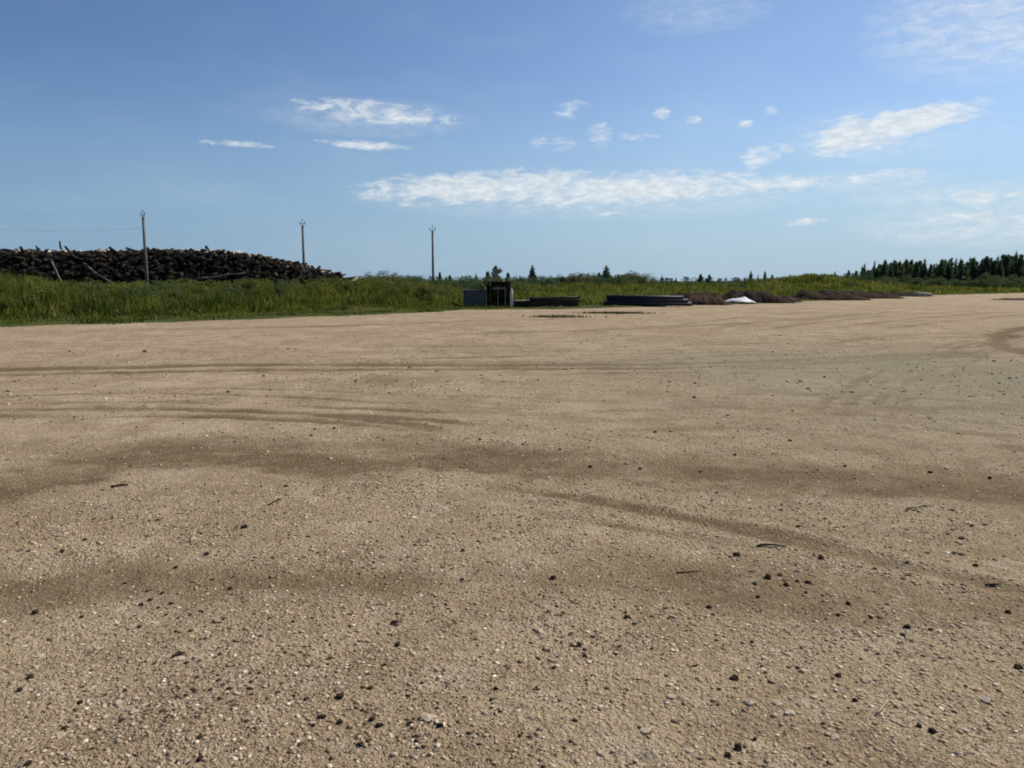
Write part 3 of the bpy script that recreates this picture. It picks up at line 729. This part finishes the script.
# grey metal box
Y = 46.5; p = AT(475, 307, Y); z0 = Z(p[0], Y) + .02
t = empty('metal_box', (p[0], Y, z0), R(4)); tag(t, 'plain grey metal box standing at the grass edge left of the dark shelter', 'metal box')
part('body', M_GREY, t, ((0, .5, .52), (1.38, 1.0, .88)))
part('lid', M_GREY, t, ((0, .5, .985), (1.46, 1.08, .05)))
for s in (-.62, 0, .62): part('rib', M_GREY, t, ((s, -.022, .52), (.06, .04, .86)))
for s in (-.5, .5): part('skid', M_DGREY, t, ((s, .5, .04), (.12, 1.1, .08)))
part('latch', M_DGREY, t, ((.3, -.02, .90), (.09, .035, .12)))
# dark open shelter with pale posts
p = AT(498.5, 307, Y + .1); z0 = Z(p[0], Y + .1) + .02
t = empty('shelter', (p[0], Y + .1, z0), R(-3)); tag(t, 'dark open-fronted shelter with pale posts beside the grey metal box', 'shelter')
part('back_wall', M_DWOOD, t, *[((-.62 + .207 * k, 1.05, .74 + .03 * (k % 2)), (.2, .03, 1.42 + .06 * (k % 2))) for k in range(7)])
for s in (-.70, .70): part('side_wall', M_DWOOD, t, *[((s, .12 + .2 * k, .72), (.03, .19, 1.36)) for k in range(5)])
part('roof', M_DWOOD, t, *[((0, .02 + .23 * k, 1.47 + .012 * k), (1.58, .225, .03)) for k in range(5)])
M_GWOOD = mat('grey_old_wood', (.19, .175, .145), .9, col2=(.11, .10, .085), scale=5, bump=.4)
part('lintel', M_GWOOD, t, ((.06, -.03, 1.10), (.80, .06, .14)))
for s, hh in ((-.03, 1.03), (.42, 1.03)): part('post', M_GWOOD, t, ((s, -.01, hh / 2), (.065, .065, hh)))
part('rafter', M_PWOOD, t, ((-.5, -.04, 1.38), (.06, .05, .5))); part('rafter', M_PWOOD, t, ((.30, -.06, 1.53), (.06, .5, .07)))
part('leaning_board', M_DWOOD, t, ((-.52, -.10, .62), (.14, .03, 1.25), Matrix.Rotation(.12, 3, 'Y')))
part('shelf', M_DWOOD, t, ((0, .55, .55), (1.3, .8, .04)))
# branches thrown against it
for k, (a, b, r_) in enumerate([((480, 284), (488, 296), .045), ((484, 281), (489, 292), .035), ((477, 288), (487, 291), .03)]):
    o = stem(AT(*a, Y + .6), AT(*b, Y + 1.0), r_, M_DWOOD, ['dark branch leaning thickest against the left wall of the shelter', 'dark branch standing steepest against the left wall of the shelter', 'thin dark branch lying flattest over the grey metal box'][k], 'branch', .03)
    o['category'] = 'branch'
# white post
p = AT(511.5, 307.5, 45.8); z0 = Z(p[0], 45.8)
t = empty('white_post', (p[0], 45.8, z0), R(8)); tag(t, 'short white painted post standing between the shelter and the sleepers', 'post')
bm = bmesh.new(); tube(bm, [(0, 0, -.2), (0, 0, .85), (.01, 0, 1.0)], [.125, .11, .10], 4); link('shaft', bmm('shaft', bm), M_WHITE, t)
bm = bmesh.new(); tube(bm, [(.01, 0, 1.0), (.01, 0, 1.03), (.01, 0, 1.1)], [.12, .12, .03], 4); link('cap', bmm('cap', bm), M_PWOOD, t)
# stack of dark sleepers
for row in range(3):
    for k in range(3):
        a = AT(528 if row < 2 else 531, 300, 45.9); b = AT(578, 300, 47.6); z = Z(0, 46.5) + .12 + .2 * row
        a[1] += .3 * k; b[1] += .3 * k
        a[2] = b[2] = z; a, b = Vector(a), Vector(b); d = b - a; bm = bmesh.new()
        box(bm, (0, 0, 0), (d.length * random.uniform(.96, 1.02), .26, .17), bev=.015)
        o = link('sleeper', bmm('sleeper', bm), M_DWOOD); o.location = (a + b) / 2 + Vector((random.uniform(-.06, .06), 0, 0)); o.rotation_euler = (0, -.015 if row == 2 else 0, math.atan2(d.y, d.x) + random.uniform(-.012, .012))
        tag(o, ['black sleeper at the bottom of the low stack by the white post', 'black sleeper in the middle row of the low stack by the white post', 'black sleeper in the top row of the low stack by the white post'][row], 'sleeper', ['bottom row of sleepers', 'middle row of sleepers', 'top row of sleepers'][row])
for k, (a, b, lab) in enumerate([((530, 298.2), (577, 296.6), 'pale plank laid along the top of the black sleeper stack'), ((514, 300.8), (532, 300.2), 'short pale plank on the low block next to the white post')]):
    A, B = Vector(AT(*a, 46.6)), Vector(AT(*b, 47.4)); d = B - A; bm = bmesh.new(); box(bm, (0, 0, 0), (d.length, .5, .035), bev=.006)
    o = link('plank', bmm('plank', bm), M_PWOOD); o.location = (A + B) / 2; o.rotation_euler = (0, -math.asin(d.z / d.length), math.atan2(d.y, d.x)); tag(o, lab, 'plank')
for k in range(2):
    p = AT(522, 305, 46.3); bm = bmesh.new(); box(bm, (0, 0, 0), (1.02, .3, .36), bev=.02)
    o = link('timber_block', bmm('timber_block', bm), M_DWOOD); o.location = (p[0], 46.4 + .33 * k, Z(p[0], 46.4) + .2); o.rotation_euler = (0, 0, .06)
    tag(o, ['front black timber block under the short pale plank', 'rear black timber block under the short pale plank'][k], 'timber block')
# long black pipes
M_PIPE = mat('black_plastic_pipe', (.012, .011, .016), .62, col2=(.020, .018, .028), scale=2, spec=.3)
pr = .115
def pipe(a, b, lab, grp):
    a, b = Vector(a), Vector(b); d = b - a; L = d.length; bm = bmesh.new(); n = 18; R_ = []
    for (xx_, r) in ((-L / 2, pr * .88), (-L / 2, pr), (L / 2, pr), (L / 2, pr * .88)):
        R_.append([bm.verts.new((xx_, r * math.cos(2 * math.pi * k / n), r * math.sin(2 * math.pi * k / n))) for k in range(n)])
    for i in range(4):
        for k in range(n):
            f = bm.faces.new((R_[i][k], R_[i][(k + 1) % n], R_[(i + 1) % 4][(k + 1) % n], R_[(i + 1) % 4][k])); f.smooth = i in (1, 3)
    o = link('pipe', bmm('pipe', bm), M_PIPE); o.location = (a + b) / 2; o.rotation_euler = (0, -math.asin(d.z / L), math.atan2(d.y, d.x)); tag(o, lab, 'pipe', grp)
pa, pb = AT(606, 304, 49.5), AT(692, 304, 47.6); zb = Z(pa[0] + 2, 48.5) + pr + .02
for row, cnt in ((0, 5), (1, 4), (2, 3)):
    for k in range(cnt):
        o1 = (k + row * .5) * pr * 2.02
        a = np.array([pa[0] + random.uniform(-.2, .2) + row * .1, pa[1] + o1, zb + row * pr * 1.76]); b = np.array([pb[0] + random.uniform(-.25, .1) - row * .28, pb[1] + o1, zb + row * pr * 1.76 - row * .01])
        pipe(a, b, ['black pipe in the bottom layer of the long pipe stack', 'black pipe in the middle layer of the long pipe stack', 'black pipe in the top layer of the long pipe stack'][row], ['bottom layer of pipes', 'middle layer of pipes', 'top layer of pipes'][row])

# heaps of soil
M_SOILD = mat('dark_soil', (.014, .010, .008), 1, col2=(.028, .019, .014), scale=2.5, bump=.9, bscale=7)
M_SOILR = mat('red_brown_soil', (.040, .023, .013), 1, col2=(.020, .013, .008), scale=2, bump=.9, bscale=7)
M_SOILB = mat('brown_soil', (.060, .038, .025), 1, col2=(.026, .017, .012), scale=2.5, bump=.9, bscale=7)
def heap(px0, px1, top, Y, depth, m_, label, seed, peak=.5):
    a, b = AT(px0, 300, Y), AT(px1, 300, Y); W_ = b[0] - a[0]; H_ = AT((px0 + px1) / 2, top, Y)[2]
    nu, nv = 64, 34; U, Vv = np.meshgrid(np.linspace(0, 1, nu), np.linspace(-.5, .5, nv), indexing='ij')
    x = a[0] + U * W_; y = Y + Vv * depth
    prof = np.minimum(1, np.minimum(U / max(peak * .55, .05), (1 - U) / max((1 - peak) * .55, .05)) + 0) ** .8 * np.sqrt(np.clip(1 - (2 * Vv) ** 2, 0, 1))
    base = land(x.ravel(), y.ravel()).reshape(x.shape)
    base = np.maximum(base, 0)
    nz = fbm(x * 1.5, y * 1.5, seed, 5)
    z = base - .15 + prof * (H_ - base + .15) * (.62 + .75 * (nz - .2)) + (fbm(x * 5, y * 5, seed + 4, 3) - .5) * .22 * (prof > 0.02)
    idx = np.arange(nu * nv).reshape(nu, nv)
    Fq = np.stack([idx[:-1, :-1], idx[1:, :-1], idx[1:, 1:], idx[:-1, 1:]], -1).reshape(-1, 4)
    o = link('soil_heap', npmesh('soil_heap', np.stack([x.ravel(), y.ravel(), z.ravel()], 1), [Fq]), m_); tag(o, label, 'soil heap', 'heaps of soil along the yard edge'); return o
heap(672, 730, 292, 53, 3, M_SOILB, 'lighter brown rubbly soil heap just right of the black pipes', 3)
heap(664, 700, 292, 55, 3, M_SOILD, 'low dark soil heap behind the right end of the black pipes', 4)
heap(712, 792, 290, 58, 4, M_SOILD, 'very dark soil heap behind the white sheet', 5, .35)
heap(762, 800, 296, 60, 3, M_SOILB, 'small brown soil heap at the right foot of the very dark heap', 6)
heap(784, 870, 290.5, 66, 4, M_SOILR, 'long red-brown soil heap in front of the grassy mound', 7, .4)
heap(840, 905, 291.5, 72, 4, M_SOILR, 'lower red-brown soil heap tapering off toward the right wood', 8, .3)
heap(880, 935, 292.5, 82, 3, M_SOILD, 'thin dark soil ridge at the right end of the row of heaps', 9, .4)
heap(985, 1075, 297.5, 66, 3, M_SOILB, 'low brown ridge of scraped dirt at the right edge of the yard', 10, .5)
# white sheet over a low pile
nu, nv = 60, 30; U, Vv = np.meshgrid(np.linspace(-1, 1, nu), np.linspace(-1, 1, nv), indexing='ij'); c = AT(739, 303, 54.5)
rr = 1 - np.abs(Vv) ** 3 * .5; x = c[0] + U * 1.2 * (1 - .35 * Vv ** 2); y = 54.5 + Vv * .75 * (1.05 - .6 * U ** 2)
hgt = .30 * np.clip(1 - U ** 2, 0, 1) ** .9 * np.clip(1 - Vv ** 2 * .9, 0, 1) ** .8 + .13 * np.exp(-((U - .28) / .18) ** 2 - (Vv / .5) ** 2)
z = max(Z(c[0], 54.5), 0) + .05 + hgt + (fbm(x * 4, y * 4, 77, 4) - .5) * .07
idx = np.arange(nu * nv).reshape(nu, nv); Fq = np.stack([idx[:-1, :-1], idx[1:, :-1], idx[1:, 1:], idx[:-1, 1:]], -1).reshape(-1, 4)
M_SHEET = mat('white_sheeting', (.60, .60, .585), .6, col2=(.48, .48, .465), scale=3)
o = link('white_sheet', npmesh('white_sheet', np.stack([x.ravel(), y.ravel(), z.ravel()], 1), [Fq], None, True), M_SHEET)
md = o.modifiers.new('thick', 'SOLIDIFY'); md.thickness = .012
tag(o, 'white plastic sheet spread over a low pile before the dark soil heap', 'sheet')
# pale slab at right
p = AT(903, 293.5, 84); t0 = Z(p[0], 84); bm = bmesh.new(); box(bm, (0, 0, 0), (1.7, .9, .3), bev=.04)
for v in bm.verts: v.co += Vector([random.uniform(-.03, .03) for _ in range(3)])
o = link('concrete_slab', bmm('concrete_slab', bm), M_PWOOD); o.location = (p[0], 80, max(p[2], t0 + .1)); o.rotation_euler = (.06, .03, .2); tag(o, 'small pale slab lying on the soil ridge below the right-hand wood', 'slab')

# weeds growing in the yard
for (px, py, w_, n_, lab) in ((614, 313.5, 1.7, 900, 'low dark weed patch on the gravel in front of the black pipes'), (556, 317, 1.3, 420, 'thin weed patch on the gravel in front of the sleeper stack')):
    c = G(px, py); k = rng.normal(size=(n_, 2)) * np.array([w_ * .5, .35]); x = c[0] + k[:, 0]; y = c[1] + k[:, 1]
    zf = lambda a, b: yard_z(a, b, stains(a, b)[1])
    z = zf(x, y); h = rng.uniform(.03, .12, n_); a = rng.uniform(0, 6.28, n_); w = rng.uniform(.02, .05, n_)
    o3 = np.stack([x, y, z - .01], 1); U3 = np.stack([np.cos(a) * w, np.sin(a) * w, 0 * a], 1); T3 = np.stack([rng.normal(0, .05, n_), rng.normal(0, .05, n_), h], 1)
    V = np.stack([o3 - U3, o3 + U3, o3 + T3], 1).reshape(-1, 3)
    cc = np.repeat(np.array([.05, .06, .02]) * rng.uniform(.6, 1.3, (n_, 1)), 3, 0)
    tag(link('weed_patch', npmesh('weed_patch', V, [np.arange(n_)[:, None] * 3 + np.arange(3)], {'col': cc}), M_GRASS), lab, 'weeds', kind='stuff')

# ------------------------------------------------------------------ loose stone on the yard
def ico(sub):
    bm = bmesh.new(); bmesh.ops.create_icosphere(bm, subdivisions=sub, radius=1)
    v = np.array([list(a.co) for a in bm.verts]); bm.verts.index_update(); f = np.array([[a.index for a in p.verts] for p in bm.faces]); bm.free(); return v, f
IV, IF = ico(1)
def pebbles(n, r0, r1, smin, smax, name):
    r = np.sqrt(rng.uniform(r0 ** 2, r1 ** 2, n)); a = rng.uniform(-.86, .86, n); x, y = np.sin(a) * r, np.cos(a) * r
    dk, dp = stains(x, y)
    rich = sstep(fbm(x * .8, y * .8, 71, 4), .36, .66) * (1 - .8 * sstep(dk, .1, .5)); cl = sstep(fbm(x * 2.6, y * 2.6, 73, 3), .4, .7)
    k = rng.random(n) < (.12 + .88 * rich * (.4 + .6 * cl)); k &= (edge_d(x, y) < 0) & (rng.random(n) > .92 * sstep(r, r1 * .35, r1))
    x, y, dp = x[k], y[k], dp[k]; n = len(x)
    s = smin * (smax / smin) ** (rng.random(n) ** 2.2)
    base = IV[None] * (1 + rng.uniform(-.38, .38, (n, len(IV), 1)))
    sc = s[:, None] * np.stack([rng.uniform(.8, 1.4, n), rng.uniform(.7, 1.1, n), rng.uniform(.3, .65, n)], 1)
    v = base * sc[:, None, :]; an = rng.uniform(0, 6.28, n); c_, s_ = np.cos(an)[:, None], np.sin(an)[:, None]
    V = np.stack([v[..., 0] * c_ - v[..., 1] * s_ + x[:, None], v[..., 0] * s_ + v[..., 1] * c_ + y[:, None], v[..., 2] + (yard_z(x, y, dp) + s * rng.uniform(-.25, .2, n))[:, None]], -1).reshape(-1, 3)
    pal = np.array([[.38, .285, .185], [.31, .225, .14], [.50, .41, .29], [.19, .138, .09], [.10, .074, .052], [.60, .52, .40], [.045, .033, .024]])
    ch = rng.choice(7, n, p=[.33, .25, .16, .13, .06, .03, .04]); dkc = (fbm(x * 1.7, y * 1.7, 91, 3) > .56) & (rng.random(n) < .17); ch[dkc] = 6; s = np.where(ch == 6, s * .75, s); C = pal[ch] * rng.uniform(.8, 1.2, (n, 1))
    b = np.arange(n)[:, None, None] * len(IV)
    return link(name, npmesh(name, V, [(IF[None] + b).reshape(-1, 3)], {'col': np.repeat(C, len(IV), 0)}), M_STONE)
M_STONE = mat('loose_stone', (1, 1, 1), .92, attr='col', col2=(.75, .75, .75), scale=60, spec=.03)
tag(pebbles(270000, 1.5, 9, .0034, .0128, 'gravel'), 'fine loose gravel strewn over the near part of the yard', 'gravel', kind='stuff')
tag(pebbles(9000, 11, 24, .016, .042, 'coarse_gravel'), 'scattered larger stones on the far middle of the yard', 'gravel', kind='stuff')
tag(pebbles(90000, 5, 34, .007, .022, 'coarse_gravel'), 'coarser loose gravel strewn over the middle of the yard', 'gravel', kind='stuff')

def lump(seed, sub=3, amp=.35, fr=1.3):
    bm = bmesh.new(); bmesh.ops.create_icosphere(bm, subdivisions=sub, radius=1); o = Vector((seed * 3.7, 1.3, seed))
    for v in bm.verts: v.co *= 1 + amp * mnoise.noise(v.co * fr + o) + amp * .5 * mnoise.noise(v.co * fr * 2.7 + o)
    return bmm('lump', bm)
M_CLOD = mat('dark_clod', (.060, .043, .030), 1, col2=(.030, .022, .015), scale=30, bump=.6, bscale=90)
M_PSTONE = mat('pale_stone', (.44, .36, .26), .9, col2=(.31, .25, .175), scale=40, bump=.4, bscale=90)
CL = [lump(k, 3, .6, 1.2) for k in range(5)]; ST = [lump(10 + k, 3, .55, 1.1) for k in range(4)]
for me in CL: me.materials.append(M_CLOD)
for me in ST:
    me.materials.append(M_PSTONE)
CLODS = [  # px, py, size px, group index
    (244, 528, 8, 0), (207, 556, 6, 0), (230, 588, 6, 0), (62, 554, 6, 0), (85, 542, 5, 0), (28, 553, 4, 0), (35, 613, 8, 0), (82, 617, 5, 0), (180, 655, 9, 0), (125, 583, 4, 0), (270, 578, 4, 0), (176, 568, 5, 0),
    (150, 600, 5, 1), (162, 593, 5, 1), (171, 603, 5, 1), (141, 604, 6, 1), (158, 607, 4, 1), (147, 591, 4, 1), (139, 627, 5, 1), (166, 614, 4, 1),
    (737, 555, 8, 2), (768, 578, 9, 3), (780, 575, 6, 3), (755, 584, 6, 3), (786, 586, 6, 3), (797, 582, 5, 3), (808, 583, 6, 3), (758, 597, 5, 3), (806, 593, 4, 3),
    (709, 608, 7, 2), (734, 684, 9, 2), (752, 644, 5, 2), (903, 637, 6, 4), (907, 629, 8, 4), (930, 632, 6, 4), (848, 604, 6, 2), (838, 616, 5, 2), (871, 618, 5, 2), (838, 678, 7, 2), (855, 703, 6, 2),
    (1018, 669, 9, 2), (738, 751, 10, 5), (728, 758, 8, 5), (755, 742, 6, 5), (919, 728, 7, 5), (932, 733, 9, 5), (975, 567, 6, 2), (1008, 612, 6, 2), (798, 527, 5, 2), (821, 559, 6, 2), (972, 525, 5, 2),
    (553, 578, 7, 6), (627, 620, 8, 6), (579, 648, 8, 6), (585, 659, 6, 6), (615, 657, 6, 6), (394, 625, 8, 6), (398, 645, 8, 6), (462, 580, 5, 6), (554, 671, 6, 6), (496, 692, 6, 6), (491, 703, 5, 6), (463, 551, 5, 6),
    (340, 700, 10, 7), (322, 720, 9, 7), (340, 725, 9, 7), (372, 722, 7, 7), (380, 729, 8, 7), (360, 748, 9, 7), (410, 727, 8, 7), (440, 730, 8, 7), (370, 690, 6, 7), (385, 667, 5, 7),
    (80, 700, 7, 8), (20, 690, 7, 8), (30, 677, 9, 8), (125, 690, 5, 8), (200, 740, 7, 8), (122, 721, 6, 8), (200, 762, 9, 8), (28, 764, 8, 8),
    (145, 352, 4, 9), (334, 428, 4, 9), (311, 437, 4, 9), (286, 488, 4, 9), (590, 465, 5, 9), (694, 398, 4, 9), (655, 433, 4, 9), (790, 440, 4, 9), (700, 470, 4, 9), (735, 455, 4, 9), (845, 467, 4, 9), (640, 468, 4, 9), (480, 440, 4, 9), (560, 450, 4, 9), (930, 470, 5, 9), (990, 475, 5, 9)]
GL = [('dark clod lying alone on the left foreground gravel', 'lone dark clods at left'), ('dark clod in the tight cluster on the left foreground gravel', 'cluster of dark clods at left'),
      ('dark clod lying alone on the right foreground gravel', 'lone dark clods at right'), ('dark clod in the row-like cluster just below the thin wheel track', 'cluster of dark clods below the wheel track'),
      ('dark clod in the small trio beside the brown band at right', 'trio of dark clods at right'), ('dark clod in a cluster at the bottom edge of the gravel, right of centre', 'dark clods at the bottom right'),
      ('dark clod scattered singly over the middle foreground gravel', 'scattered dark clods in the middle foreground'), ('dark clod in the rough cluster at the bottom of the gravel, left of centre', 'dark clods at the bottom centre'),
      ('dark clod on the stony ground in the bottom left corner', 'dark clods in the bottom left corner'), ('small dark clod far out on the gravel beyond the wide brown wheel band', 'far dark clods on the yard')]
random.seed(5)
for (px, py, s, gi) in CLODS:
    p = G(px, py); mpp = p[1] / F; r = s * mpp * .40
    o = bpy.data.objects.new('dirt_clod', random.choice(CL)); COL.objects.link(o)
    o.location = (p[0], p[1], YZ(p[0], p[1]) + r * .25); o.scale = (r * random.uniform(.95, 1.3), r * random.uniform(.8, 1.1), r * random.uniform(.65, .95)); o.rotation_euler = (random.uniform(-.3, .3), random.uniform(-.3, .3), random.uniform(0, 6.28))
    tag(o, GL[gi][0], 'dirt clod', GL[gi][1])
STN = [(428, 722, 18, 0), (118, 703, 11, 0), (136, 699, 10, 0), (465, 624, 7, 0), (540, 634, 11, 0), (134, 713, 10, 0), (180, 660, 12, 0), (105, 716, 9, 0), (647, 645, 10, 1), (645, 735, 14, 1), (670, 700, 12, 1), (985, 702, 12, 1), (790, 716, 15, 1), (778, 707, 12, 1),
       (750, 707, 13, 1), (865, 683, 12, 1), (895, 600, 8, 1), (930, 717, 8, 1), (925, 672, 10, 1), (798, 571, 8, 1), (345, 685, 6, 0), (40, 655, 9, 0), (60, 735, 11, 0), (240, 690, 8, 0), (300, 742, 10, 0), (540, 700, 9, 1), (600, 755, 11, 1), (835, 740, 11, 1), (690, 755, 10, 1), (960, 755, 12, 1)]
for (px, py, s, gi) in STN:
    p = G(px, py); mpp = p[1] / F; r = s * mpp * .44
    o = bpy.data.objects.new('stone', random.choice(ST)); COL.objects.link(o)
    o.location = (p[0], p[1], YZ(p[0], p[1]) + r * .04); o.scale = (r, r * random.uniform(.7, 1), r * random.uniform(.35, .55)); o.rotation_euler = (random.uniform(-.2, .2), random.uniform(-.2, .2), random.uniform(-.5, .5))
    tag(o, ['pale flat stone set in the gravel left of the middle foreground', 'pale flat stone set in the gravel right of the middle foreground'][gi], 'stone', ['pale stones at left', 'pale stones at right'][gi])
# sticks
M_STICK = mat('dry_stick', (.36, .29, .19), .9, col2=(.24, .19, .12), scale=20); M_DSTICK = mat('dark_stick', (.06, .045, .033), .95, col2=(.035, .027, .02), scale=20)
for (a, b, r_, m_, lab) in [((905, 511), (930, 506), .009, M_STICK, 'pale dry stick lying on the gravel beyond the right clods'), ((112, 490), (130, 488), .009, M_DSTICK, 'dark stick lying along the lower edge of the brown wheel band at left'), ((270, 506), (281, 500), .006, M_DSTICK, 'dark short stick above the lone clod at left'),
        ((757, 545), (785, 548), .006, M_DSTICK, 'dark crooked stick lying just above the clod cluster'), ((984, 585), (1002, 585), .006, M_DSTICK, 'dark stick on the brown band near the right edge'), ((172, 658), (186, 654), .006, M_DSTICK, 'dark stub of wood beside a pale stone at left'), ((952, 553), (966, 556), .007, M_STICK, 'small pale stick on the gravel at right'),
        ((675, 572), (700, 571), .0035, M_DSTICK, 'thin dark twig left of the clod cluster'), ((888, 703), (876, 718), .005, M_STICK, 'thin straw-coloured twig in the bottom right gravel')]:
    A, B = G(*a), G(*b); A[2] = YZ(A[0], A[1]) + r_; B[2] = YZ(B[0], B[1]) + r_; A, B = Vector(A), Vector(B); bm = bmesh.new(); L = (B - A).length
    tube(bm, [A.lerp(B, t) + Vector((random.uniform(-.06, .06) * L, random.uniform(-.06, .06) * L, random.uniform(0, .04) * L)) for t in np.linspace(0, 1, 5)], [r_, r_ * 1.1, r_, r_ * .9, r_ * .5], 7, True, .15)
    tag(link('stick', bmm('stick', bm), m_), lab, 'stick')
